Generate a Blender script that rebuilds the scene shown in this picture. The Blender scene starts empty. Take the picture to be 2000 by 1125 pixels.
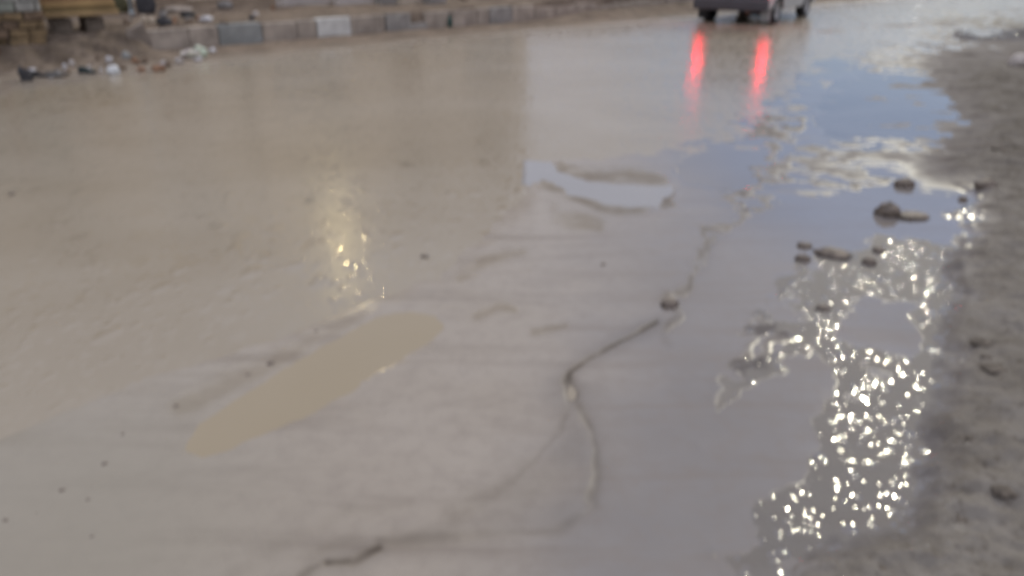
import bpy, bmesh, math, random
import numpy as np
from mathutils import Vector, Matrix, noise as mn

# ------------------------------------------------------------------ camera
R = math.radians
sc = bpy.context.scene
CH, PITCH, FPX = 1.5, R(24.0), 1510.0
cam_d = bpy.data.cameras.new('camera'); cam = bpy.data.objects.new('camera', cam_d)
sc.collection.objects.link(cam); sc.camera = cam
cam.location = (0, 0, CH); cam.rotation_euler = (R(90) - PITCH, 0, 0)
cam_d.sensor_width = 36; cam_d.lens = FPX / 2000 * 36
cam_d.clip_start = 0.02; cam_d.clip_end = 3000
cam_d.dof.use_dof = True; cam_d.dof.focus_distance = 0.16
cam_d.dof.aperture_fstop = 19.0; cam_d.dof.aperture_ratio = 1.35
SP, CP = math.sin(PITCH), math.cos(PITCH)

def ray(px, py):
    a, b = (px - 1000) / FPX, (562.5 - py) / FPX
    return Vector((a, CP + b * SP, -SP + b * CP))
def G(px, py, z=0.0):                         # photo direction -> point on the level z
    d = ray(px, py); t = (z - CH) / d.z
    return Vector((d.x * t, d.y * t, z))
def P(p):                                     # world point -> photo position, depth
    y, z = p[1], p[2] - CH
    dep = y * CP - z * SP
    return 1000 + FPX * p[0] / dep, 562.5 - FPX * (y * SP + z * CP) / dep, dep

# ------------------------------------------------------------------ sun, sky
sd = ray(1668, 850); sd.z = -sd.z; sd.normalize()          # the sun mirrored in the wet mud
SUN_EL = math.asin(sd.z); SUN_AZ = math.atan2(sd.x, sd.y)
sun_d = bpy.data.lights.new('sun', 'SUN'); sun = bpy.data.objects.new('sun', sun_d)
sc.collection.objects.link(sun)
sun_d.energy = 1.0; sun_d.angle = R(0.6); sun_d.color = (1.0, 0.93, 0.70)
sun.rotation_euler = (-sd).to_track_quat('-Z', 'Y').to_euler()
sun.location = (0, 0, 30)

w = bpy.data.worlds.new('World'); sc.world = w; w.use_nodes = True
nt = w.node_tree; nt.nodes.clear()
def N(t, ty, **kw):
    n = t.nodes.new(ty)
    for k, v in kw.items(): setattr(n, k, v)
    return n
def L(t, a, b): t.links.new(a, b)
out = N(nt, 'ShaderNodeOutputWorld'); bg = N(nt, 'ShaderNodeBackground')
sky = N(nt, 'ShaderNodeTexSky', sky_type='NISHITA', sun_disc=False)
sky.sun_elevation = SUN_EL; sky.sun_rotation = SUN_AZ; sky.dust_density = 2.0; sky.air_density = 1.2
geo = N(nt, 'ShaderNodeTexCoord')
cn = N(nt, 'ShaderNodeTexNoise'); cn.inputs['Scale'].default_value = 2.2; cn.inputs['Detail'].default_value = 5
mp = N(nt, 'ShaderNodeMapping'); mp.inputs['Scale'].default_value = (1, 1, 2.6)
L(nt, geo.outputs['Generated'], mp.inputs['Vector']); L(nt, mp.outputs[0], cn.inputs['Vector'])
# a break in the cloud low ahead to the right
gapd = Vector((math.sin(R(24)) * math.cos(R(7)), math.cos(R(24)) * math.cos(R(7)), math.sin(R(7))))
dt = N(nt, 'ShaderNodeVectorMath', operation='DISTANCE'); dt.inputs[1].default_value = gapd
L(nt, geo.outputs['Generated'], dt.inputs[0])
gr = N(nt, 'ShaderNodeMapRange'); gr.inputs['From Min'].default_value = 0.08; gr.inputs['From Max'].default_value = 0.34
gr.inputs['To Min'].default_value = -0.45; gr.inputs['To Max'].default_value = 0.28
L(nt, dt.outputs['Value'], gr.inputs['Value'])
ad = N(nt, 'ShaderNodeMath', operation='ADD'); L(nt, cn.outputs['Fac'], ad.inputs[0]); L(nt, gr.outputs[0], ad.inputs[1])
cr = N(nt, 'ShaderNodeMapRange'); cr.inputs['From Min'].default_value = 0.35; cr.inputs['From Max'].default_value = 0.7
L(nt, ad.outputs[0], cr.inputs['Value'])
CLOUD = (6.95, 7.0, 7.95, 1)
cv = N(nt, 'ShaderNodeMapRange'); cv.inputs['From Min'].default_value = 0.3; cv.inputs['From Max'].default_value = 0.7
cv.inputs['To Min'].default_value = 0.82; cv.inputs['To Max'].default_value = 1.15
L(nt, cn.outputs['Fac'], cv.inputs['Value'])
cc = N(nt, 'ShaderNodeVectorMath', operation='SCALE'); cc.inputs[0].default_value = CLOUD[:3]
sz = N(nt, 'ShaderNodeSeparateXYZ'); L(nt, geo.outputs['Generated'], sz.inputs[0])
cz = N(nt, 'ShaderNodeMapRange'); cz.inputs['From Min'].default_value = 0.0; cz.inputs['From Max'].default_value = 0.65
cz.inputs['To Min'].default_value = 0.57; cz.inputs['To Max'].default_value = 1.22; L(nt, sz.outputs['Z'], cz.inputs['Value'])
cm = N(nt, 'ShaderNodeMath', operation='MULTIPLY'); L(nt, cv.outputs[0], cm.inputs[0]); L(nt, cz.outputs[0], cm.inputs[1])
L(nt, cm.outputs[0], cc.inputs['Scale'])
mx = N(nt, 'ShaderNodeMix', data_type='RGBA')
sk2 = N(nt, 'ShaderNodeVectorMath', operation='MULTIPLY'); sk2.inputs[1].default_value = (0.19, 0.285, 0.52)
L(nt, sky.outputs[0], sk2.inputs[0])
L(nt, cr.outputs[0], mx.inputs['Factor']); L(nt, sk2.outputs[0], mx.inputs['A']); L(nt, cc.outputs[0], mx.inputs['B'])
L(nt, mx.outputs['Result'], bg.inputs['Color']); bg.inputs['Strength'].default_value = 0.1
L(nt, bg.outputs[0], out.inputs['Surface'])

vs = sc.view_settings
vs.view_transform = 'Standard'; vs.look = 'None'; vs.exposure = 0.05; vs.gamma = 1.0
sc.cycles.use_denoising = True
sc.cycles.max_bounces = 5; sc.cycles.sample_clamp_indirect = 8
sc.cycles.sample_clamp_direct = 0

# ------------------------------------------------------------------ helpers
rnd = random.Random(7)
def tag(o, label=None, cat=None, group=None, kind=None):
    if label: o['label'] = label
    if cat: o['category'] = cat
    if group: o['group'] = group
    if kind: o['kind'] = kind
    return o
def empty(name, loc, rz=0.0):
    o = bpy.data.objects.new(name, None); sc.collection.objects.link(o)
    o.location = loc; o.rotation_euler = (0, 0, rz); return o
def obj(name, bm, mat, parent=None, smooth=False, loc=None, rz=0.0):
    me = bpy.data.meshes.new(name); bmesh.ops.recalc_face_normals(bm, faces=bm.faces)
    bm.to_mesh(me); bm.free()
    if smooth: me.polygons.foreach_set('use_smooth', [True] * len(me.polygons))
    me.materials.append(mat)
    o = bpy.data.objects.new(name, me); sc.collection.objects.link(o)
    if parent: o.parent = parent
    if loc is not None: o.location = loc
    if rz: o.rotation_euler = (0, 0, rz)
    return o
def box(bm, c, s, bev=0.0, rot=None, jit=0.0):
    r = bmesh.ops.create_cube(bm, size=1.0)
    vs_ = r['verts']
    M = Matrix.Translation(Vector(c)) @ (rot.to_4x4() if rot else Matrix.Identity(4)) @ Matrix.Diagonal((s[0], s[1], s[2], 1))
    bmesh.ops.transform(bm, matrix=M, verts=vs_)
    if jit:
        for v in vs_: v.co += Vector([rnd.uniform(-jit, jit) for _ in range(3)])
    if bev:
        es = list({e for v in vs_ for e in v.link_edges})
        bmesh.ops.bevel(bm, geom=es, offset=bev, segments=2, affect='EDGES', profile=0.6)
def cyl(bm, a, b, r1, r2=None, n=20, caps=True):
    a, b = Vector(a), Vector(b); r2 = r1 if r2 is None else r2
    q = (b - a).to_track_quat('Z', 'Y').to_matrix().to_4x4()
    bmesh.ops.create_cone(bm, cap_ends=caps, segments=n, radius1=r1, radius2=r2, depth=(b - a).length,
                          matrix=Matrix.Translation((a + b) / 2) @ q)
def lathe(bm, prof, n=28, M=Matrix.Identity(4)):
    rings = []
    for r, z in prof:
        rings.append([bm.verts.new(M @ Vector((r * math.cos(2 * math.pi * k / n), r * math.sin(2 * math.pi * k / n), z))) for k in range(n)])
    for a, b in zip(rings, rings[1:]):
        for k in range(n): bm.faces.new((a[k], a[(k + 1) % n], b[(k + 1) % n], b[k]))
    return rings

def mat(name, col, rough=0.6, var=0.25, scale=6.0, bump=0.0, bscale=40.0, metal=0.0, emit=None, es=0.0, spec=0.5, col2=None, coat=0.0):
    m = bpy.data.materials.new(name); m.use_nodes = True; t = m.node_tree
    b = t.nodes['Principled BSDF']
    tc = N(t, 'ShaderNodeTexCoord')
    nz = N(t, 'ShaderNodeTexNoise'); nz.inputs['Scale'].default_value = scale; nz.inputs['Detail'].default_value = 6
    L(t, tc.outputs['Object'], nz.inputs['Vector'])
    r = N(t, 'ShaderNodeValToRGB'); r.color_ramp.elements[0].position = 0.32; r.color_ramp.elements[1].position = 0.68
    c2 = col2 if col2 else tuple(min(1, c * (1 + var)) for c in col)
    c1 = col if col2 else tuple(c * (1 - var) for c in col)
    r.color_ramp.elements[0].color = (*c1, 1); r.color_ramp.elements[1].color = (*c2, 1)
    L(t, nz.outputs['Fac'], r.inputs['Fac']); L(t, r.outputs['Color'], b.inputs['Base Color'])
    b.inputs['Roughness'].default_value = rough; b.inputs['Metallic'].default_value = metal
    b.inputs['Specular IOR Level'].default_value = spec; b.inputs['Coat Weight'].default_value = coat
    if bump:
        n2 = N(t, 'ShaderNodeTexNoise'); n2.inputs['Scale'].default_value = bscale; n2.inputs['Detail'].default_value = 4
        L(t, tc.outputs['Object'], n2.inputs['Vector'])
        bu = N(t, 'ShaderNodeBump'); bu.inputs['Distance'].default_value = bump; bu.inputs['Strength'].default_value = 1
        L(t, n2.outputs['Fac'], bu.inputs['Height']); L(t, bu.outputs[0], b.inputs['Normal'])
    if emit: b.inputs['Emission Color'].default_value = (*emit, 1); b.inputs['Emission Strength'].default_value = es
    return m

# ------------------------------------------------------------------ 2-D noise
def hash2(ix, iy, seed):
    n = (ix.astype(np.int64) * 374761393 + iy.astype(np.int64) * 668265263 + seed * 1442695041) & 0xffffffff
    n = ((n ^ (n >> 13)) * 1274126177) & 0xffffffff
    return ((n ^ (n >> 16)) & 0xffff) / 65535.0
def vnoise(x, y, s=0):
    ix, iy = np.floor(x), np.floor(y); fx, fy = x - ix, y - iy
    fx = fx * fx * fx * (fx * (fx * 6 - 15) + 10); fy = fy * fy * fy * (fy * (fy * 6 - 15) + 10)
    a, b = hash2(ix, iy, s), hash2(ix + 1, iy, s); c, d = hash2(ix, iy + 1, s), hash2(ix + 1, iy + 1, s)
    return (a * (1 - fx) + b * fx) * (1 - fy) + (c * (1 - fx) + d * fx) * fy
def fbm(x, y, o=4, s=0):
    v, a, t = 0, 1.0, 0
    for k in range(o):
        v = v + a * (vnoise(x * 2 ** k + 17 * k, y * 2 ** k - 9 * k, s + k) - 0.5); t += a; a *= 0.55
    return v / t * 2
def sstep(a, b, x):
    t = np.clip((x - a) / (b - a), 0, 1); return t * t * (3 - 2 * t)
def poly_sd(x, y, pts):                       # signed distance, negative inside
    d = np.full(x.shape, 1e9); ins = np.zeros(x.shape, bool); n = len(pts)
    for i in range(n):
        x0, y0 = pts[i]; x1, y1 = pts[(i + 1) % n]
        ex, ey = x1 - x0, y1 - y0; t = np.clip(((x - x0) * ex + (y - y0) * ey) / (ex * ex + ey * ey + 1e-9), 0, 1)
        d = np.minimum(d, np.hypot(x - x0 - t * ex, y - y0 - t * ey))
        if y0 != y1:
            c = ((y0 > y) != (y1 > y)) & (x < (x1 - x0) * (y - y0) / (y1 - y0) + x0); ins ^= c
    return np.where(ins, -d, d)
def line_d(x, y, pts):                        # distance to a polyline and the interpolated width
    d = np.full(x.shape, 1e9); wv = np.ones(x.shape)
    for (x0, y0, w0), (x1, y1, w1) in zip(pts, pts[1:]):
        ex, ey = x1 - x0, y1 - y0; t = np.clip(((x - x0) * ex + (y - y0) * ey) / (ex * ex + ey * ey + 1e-9), 0, 1)
        q = np.hypot(x - x0 - t * ex, y - y0 - t * ey); m = q < d
        d = np.where(m, q, d); wv = np.where(m, w0 + t * (w1 - w0), wv)
    return d / wv

# ------------------------------------------------------------------ kerb frame
KO = G(600, 78); KD = (G(1280, 22) - G(300, 101)); KD.z = 0; KD.normalize()
KN = Vector((-KD.y, KD.x, 0)); KRZ = math.atan2(KD.y, KD.x)
def K(s, t, z=0.0): return Vector((KO.x + KD.x * s + KN.x * t, KO.y + KD.y * s + KN.y * t, z))
def s_at(px, t=0.0, z=0.0):
    lo, hi = -14.0, 30.0
    for _ in range(50):
        m = (lo + hi) / 2
        if P(K(m, t, z))[0] < px: lo = m
        else: hi = m
    return lo
S0, S1 = s_at(292), s_at(1335)
KH = 0.33

# ------------------------------------------------------------------ ground
# outlines traced over the photo, laid on the road as places in the world
FLOOD = [(-900, 330), (-300, 250), (0, 196), (120, 172), (300, 150), (430, 122), (600, 100), (720, 90), (860, 82), (1000, 64), (1100, 54), (1200, 44), (1330, 30),
         (1500, 12), (1800, -20), (2300, -30), (2300, 20), (2060, 48), (1980, 66), (1880, 92), (1790, 100), (1730, 112), (1620, 105), (1560, 150), (1500, 215), (1420, 262), (1300, 285), (1180, 300), (1090, 300),
         (1040, 318), (1018, 372), (960, 430), (850, 535), (740, 575), (620, 622), (480, 672), (300, 722), (120, 790), (0, 850), (-400, 990), (-900, 1150)]
LENS = [(1030, 322), (1075, 328), (1130, 350), (1200, 360), (1300, 366), (1318, 382), (1280, 402), (1200, 396), (1130, 380), (1075, 362), (1030, 352)]
RUT = [(375, 880), (405, 892), (470, 868), (530, 838), (620, 790), (740, 722), (830, 668), (862, 640), (850, 625), (800, 617), (735, 627), (650, 668), (560, 725), (450, 800), (395, 835)]
BLUE = [(1600, 205), (1650, 165), (1740, 140), (1800, 150), (1860, 190), (1905, 240), (1880, 262), (1800, 276), (1700, 280), (1620, 262)]
LOWER = [(1350, 470), (1400, 430), (1480, 400), (1570, 392), (1690, 372), (1740, 362), (1870, 372), (1868, 430), (1850, 480), (1790, 476), (1700, 462), (1610, 500), (1540, 540), (1440, 640), (1390, 640), (1330, 560)]
SMALLP = [(1330, 320), (1400, 300), (1500, 306), (1530, 330), (1470, 352), (1400, 362), (1340, 350)]
PATCH = [(1640, 600), (1700, 560), (1790, 590), (1800, 660), (1770, 710), (1660, 690), (1590, 650)]
PATCH2 = [(1520, 720), (1590, 690), (1640, 760), (1600, 830), (1600, 950), (1500, 960), (1400, 1000), (1380, 860), (1430, 770)]
SMOOTHC = [(880, 680), (1030, 640), (1100, 700), (1110, 830), (1000, 950), (860, 1010), (700, 1030), (600, 1000), (560, 900), (700, 780)]
BANK = [(2300, 60), (2040, 72), (1960, 92), (1890, 104), (1835, 128), (1850, 175), (1885, 215), (1900, 262), (1850, 300), (1868, 350), (1890, 400), (1880, 450), (1850, 500), (1852, 560), (1838, 620),
        (1850, 700), (1830, 780), (1812, 860), (1800, 960), (1760, 1040), (1660, 1080), (1560, 1140), (1400, 1230), (2600, 1500)]
WEDGE = [(1118, 800), (1150, 850), (1160, 960), (1095, 1030), (960, 1040), (760, 1052), (820, 1030), (920, 995), (1010, 930), (1085, 862)]
RIDGES = [  # (x, y, width px) polyline, height, darkness, width factor
    ([(1095, 330, 9), (1160, 345, 11), (1230, 346, 12), (1290, 352, 7)], .030, .75),
    ([(1060, 362, 4), (1130, 388, 6), (1185, 410, 6), (1240, 412, 6), (1290, 404, 6), (1330, 388, 4)], .016, .9),
    ([(1560, 335, 5), (1600, 366, 7), (1660, 368, 7), (1700, 350, 5)], .018, .5),
    ([(1550, 235, 9), (1500, 320, 9), (1470, 368, 9), (1440, 420, 8), (1398, 465, 8), (1375, 510, 8), (1352, 560, 9), (1300, 590, 12)], .016, .7),
    ([(1300, 585, 10), (1330, 612, 12), (1310, 650, 10)], .02, .6),
    ([(1480, 250, 13), (1520, 262, 12), (1550, 240, 8)], .025, 1.8),
    ([(1700, 122, 10), (1760, 118, 10), (1840, 132, 12), (1880, 150, 14)], .025, .7),
    ([(1430, 690, 10), (1470, 650, 12), (1480, 610, 8)], .016, .5),
    ([(1450, 720, 8), (1500, 680, 10), (1510, 650, 6)], .016, .5),
    ([(1780, 60, 6), (1850, 70, 7), (1900, 78, 7)], .03, .4),
    ([(1690, 25, 8), (1700, 55, 10)], .02, .7),
    ([(1530, 332, 8), (1620, 312, 14), (1740, 302, 18), (1880, 300, 20)], .022, .5),
    ([(1500, 345, 5), (1600, 332, 7), (1700, 325, 8)], .02, .6),
    ([(1820, 38, 3), (1900, 45, 7), (1985, 48, 11), (2060, 50, 12)], .05, 3.0),
    ([(900, 545, 8), (960, 512, 8), (1030, 495, 7)], .012, .25),
    ([(930, 628, 6), (970, 602, 8), (1000, 612, 5)], .012, .3),
    ([(1040, 655, 5), (1110, 640, 5)], .01, .25),
    ([(1090, 420, 12), (1170, 440, 12)], .01, .3),
    ([(350, 800, 14), (480, 735, 14), (600, 672, 12), (700, 620, 8)], .014, .1),
]
CREASE = [
    ([(1285, 632, 3.5), (1200, 675, 4), (1140, 703, 4), (1112, 728, 5), (1108, 748, 9), (1118, 772, 11)], .018, .95),
    ([(1118, 770, 11), (1136, 805, 8), (1153, 838, 6), (1164, 880, 7), (1166, 930, 10), (1152, 975, 13)], .016, .5),
    ([(1112, 750, 9), (1108, 800, 8), (1095, 845, 6), (1055, 885, 6), (1010, 932, 9), (960, 972, 15), (890, 1012, 22)], .012, .30),
    ([(1145, 850, 12), (1105, 900, 15), (1050, 965, 26), (960, 1025, 30)], .006, .22),
    ([(1095, 1036, 12), (1060, 1040, 7), (980, 1040, 9), (900, 1046, 12), (820, 1054, 13), (745, 1062, 10)], .014, .42),
    ([(742, 1072, 6), (705, 1090, 7.5), (690, 1098, 7), (640, 1101, 5)], .016, 1.0),
    ([(640, 1101, 5), (612, 1112, 7), (590, 1130, 9), (560, 1170, 12)], .012, .45),
    ([(700, 1058, 16), (655, 1066, 14), (610, 1090, 14)], .006, .22),
    ([(1075, 1040, 12), (1110, 1025, 10), (1160, 990, 8), (1165, 950, 7)], .006, .4),
    ([(1398, 465, 5), (1380, 495, 7), (1372, 520, 5)], .012, .4),
    ([(460, 1125, 14), (560, 1060, 14), (680, 1000, 12), (800, 985, 10)], .005, .12),
]
def fields(X, Y):
    # photo position of each place on the ground (z = 0)
    dep = Y * CP + CH * SP
    px = 1000 + FPX * X / dep; py = 562.5 - FPX * (Y * SP - CH * CP) / dep
    per = FPX / dep                                         # px per metre
    wob = fbm(X * 3.1, Y * 3.1, 4, 3)
    wob2 = fbm(X * 9, Y * 9, 3, 11)
    dx = wob * 16; am = sstep(1250, 1400, px); q = px + wob * (14 + 40 * am) + wob2 * (6 + 14 * am); r = py + fbm(X * 3.3 + 40, Y * 3.3, 4, 5) * (9 + 26 * am) + wob2 * (3 + 10 * am)
    z = 0.0030 + fbm(X * 1.7, Y * 1.7, 4, 21) * 0.0014 + wob2 * 0.0004
    tone = np.zeros_like(X); rough = np.zeros_like(X); gl = np.zeros_like(X)
    zone = sstep(1380, 1560, q) * sstep(330, 520, r) * (1 - sstep(1060, 1130, r))
    z += zone * (fbm(X * 7, Y * 7, 4, 61) * 0.0022)
    for poly, depth, soft in ((FLOOD, .006, 45), (LENS, .008, 10), (RUT, .005, 20), (BLUE, .008, 22), (SMALLP, .007, 20)):
        s = poly_sd(q, r, poly)
        k = 1 - sstep(-soft, soft, s)
        z = z * (1 - k) + (-depth) * k
    # a few mud bars that rise through the shallow water in the upper right
    bars = sstep(0.18, 0.5, fbm(X * 1.1 + Y * .3, Y * 1.6, 5, 79)) * sstep(1480, 1640, px) * (1 - sstep(250, 340, py)); rough = np.maximum(rough, bars * .8)
    z = np.maximum(z, -0.02 + bars * 0.027)
    for pts, h, dk in RIDGES:
        d = line_d(q, r, pts); g = np.exp(-d * d * 0.55) * np.clip(0.35 + 1.1 * vnoise(X * 9, Y * 9, 5) + wob2 * .6, 0, 1.2)
        z = z + g * h * .16 + g * np.where(z < 0, .004, 0); tone = np.maximum(tone, np.clip(g, 0, 1) * dk * .30)
        rough = np.maximum(rough, np.clip(g, 0, 1) * .6)
    q2 = px + wob2 * 5 + wob * 3; r2 = py + wob * 3 + wob2 * 2
    for pts, h, dk in CREASE:
        d = line_d(q2, r2, pts) / 1.45; g = np.exp(-d * d)
        z = z - g * h * .10 + np.exp(-(d - 1.9) ** 2) * h * .06; tone = np.maximum(tone, g * dk * (.75 + .5 * wob2)); rough = np.maximum(rough, g * dk * .7); tone = np.maximum(tone, np.exp(-(d / 3.2) ** 2) * .30 * dk)  # dark silt fill, with the shade of the soft slopes put into the tone
    wg = 1 - sstep(-25, 22, poly_sd(q2, r2, WEDGE)); tone = np.maximum(tone, wg * (.20 + .12 * wob)); rough = np.maximum(rough, wg * .10); z = z + wg * .0012  # shaded slope of the fold, painted as tone over a slight rise
    # the drier raised bank along the right
    s = poly_sd(q, r, BANK); k = 1 - sstep(-75, 12, s); ln = 1 - sstep(-10, 30, s)
    lump = fbm(X * 5, Y * 5, 5, 31); fine = fbm(X * 22, Y * 22, 4, 33)
    z = z + k * (0.055 + lump * 0.038 + fine * 0.010) + ln * 0.012 * (1 + lump)
    bank = k
    e_ = (1 - sstep(-10, 120, s)) * (1 - sstep(330, 400, py)); rough = np.maximum(rough, e_ * .9); tone = np.maximum(tone, e_ * .28)
    rough = np.maximum(rough, k)
    # the dirt foot and the verge behind the kerb
    sx = (X - KO.x) * KD.x + (Y - KO.y) * KD.y; tx = (X - KO.x) * KN.x + (Y - KO.y) * KN.y
    nearf = sstep(-1.95 + wob * .5, -0.75, tx)
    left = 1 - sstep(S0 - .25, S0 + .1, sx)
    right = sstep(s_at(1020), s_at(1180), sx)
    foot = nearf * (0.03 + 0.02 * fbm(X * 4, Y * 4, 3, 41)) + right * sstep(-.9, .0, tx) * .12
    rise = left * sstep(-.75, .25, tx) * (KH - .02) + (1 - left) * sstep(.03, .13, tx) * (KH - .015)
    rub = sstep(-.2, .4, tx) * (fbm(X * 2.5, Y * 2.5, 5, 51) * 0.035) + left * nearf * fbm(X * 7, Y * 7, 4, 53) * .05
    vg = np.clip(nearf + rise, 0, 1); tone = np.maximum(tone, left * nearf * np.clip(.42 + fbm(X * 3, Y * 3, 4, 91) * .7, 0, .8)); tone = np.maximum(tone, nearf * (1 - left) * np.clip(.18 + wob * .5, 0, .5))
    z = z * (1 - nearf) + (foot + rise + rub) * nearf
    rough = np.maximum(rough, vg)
    # glitter: small bumps of wet gravelly mud before the bank
    calm = np.zeros_like(X)
    for poly, soft in ((LOWER, 30), (PATCH, 26), (PATCH2, 42)): calm = np.maximum(calm, 1 - sstep(-soft, soft, poly_sd(q, r, poly)))
    z = np.where(z > 0, z * (1 - calm) + .0016 * calm, z)
    calm = sstep(.35, .65, calm)
    glz = sstep(1340, 1490, px + wob * 60) * (1 - sstep(1830, 1910, px + wob * 25)) * sstep(330, 450, py) * (1 - sstep(1090, 1180, py))
    thr = .42 - 1.25 * sstep(1360, 1660, px) - .25 * sstep(1000, 700, py) * 0; frag = sstep(thr - .07, thr + .07, fbm(X * 6.5, Y * 6.5, 4, 71) * 1.5)
    gl = np.maximum(glz * frag * (1 - calm), sstep(1840, 1900, px) * sstep(54, 62, py) * (1 - sstep(74, 84, py)))
    floor_ = np.clip(sstep(-60, 60, poly_sd(q, r, SMOOTHC)), 0, 1)
    olive = (1 - sstep(150, 760, px)) * sstep(560, 950, py + wob * 60)
    slick = sstep(960, 1420, px + wob * 90 + (py - 500) * .25)
    floor_ = floor_ * (1 - calm)
    return z, tone, rough, gl, bank, vg, floor_, olive, slick

NU, NV = 900, 960
u = np.linspace(-1.0, 1.0, NU) ; u = u * 0.78 + 0.22 * u ** 3
v = np.linspace(0, 1, NV); yy = 1.25 * (46.0 / 1.25) ** v - 0.45
U, YY = np.meshgrid(u, yy); XX = U * (YY + 1.6)
Z, TO, RO, GLT, BK, VG, FL, OL, SL = fields(XX, YY)
# let the sheet's rim dip out of sight under the far ground
me = bpy.data.meshes.new('muddy_road')
co = np.stack([XX, YY, Z], -1).reshape(-1, 3).astype(np.float32)
idx = np.arange(NU * NV).reshape(NV, NU)
quads = np.stack([idx[:-1, :-1], idx[:-1, 1:], idx[1:, 1:], idx[1:, :-1]], -1).reshape(-1, 4)
me.vertices.add(len(co)); me.vertices.foreach_set('co', co.ravel())
me.loops.add(quads.size); me.loops.foreach_set('vertex_index', quads.ravel().astype(np.int32))
me.polygons.add(len(quads)); me.polygons.foreach_set('loop_start', np.arange(0, quads.size, 4, dtype=np.int32))
me.polygons.foreach_set('use_smooth', np.ones(len(quads), bool))
me.update()
for nm, a in (('tone', TO), ('rough', RO), ('glit', GLT), ('bank', BK), ('verge', VG), ('grain', FL), ('olive', OL), ('slick', SL)):
    at = me.attributes.new(nm, 'FLOAT', 'POINT'); at.data.foreach_set('value', a.ravel().astype(np.float32))

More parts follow.
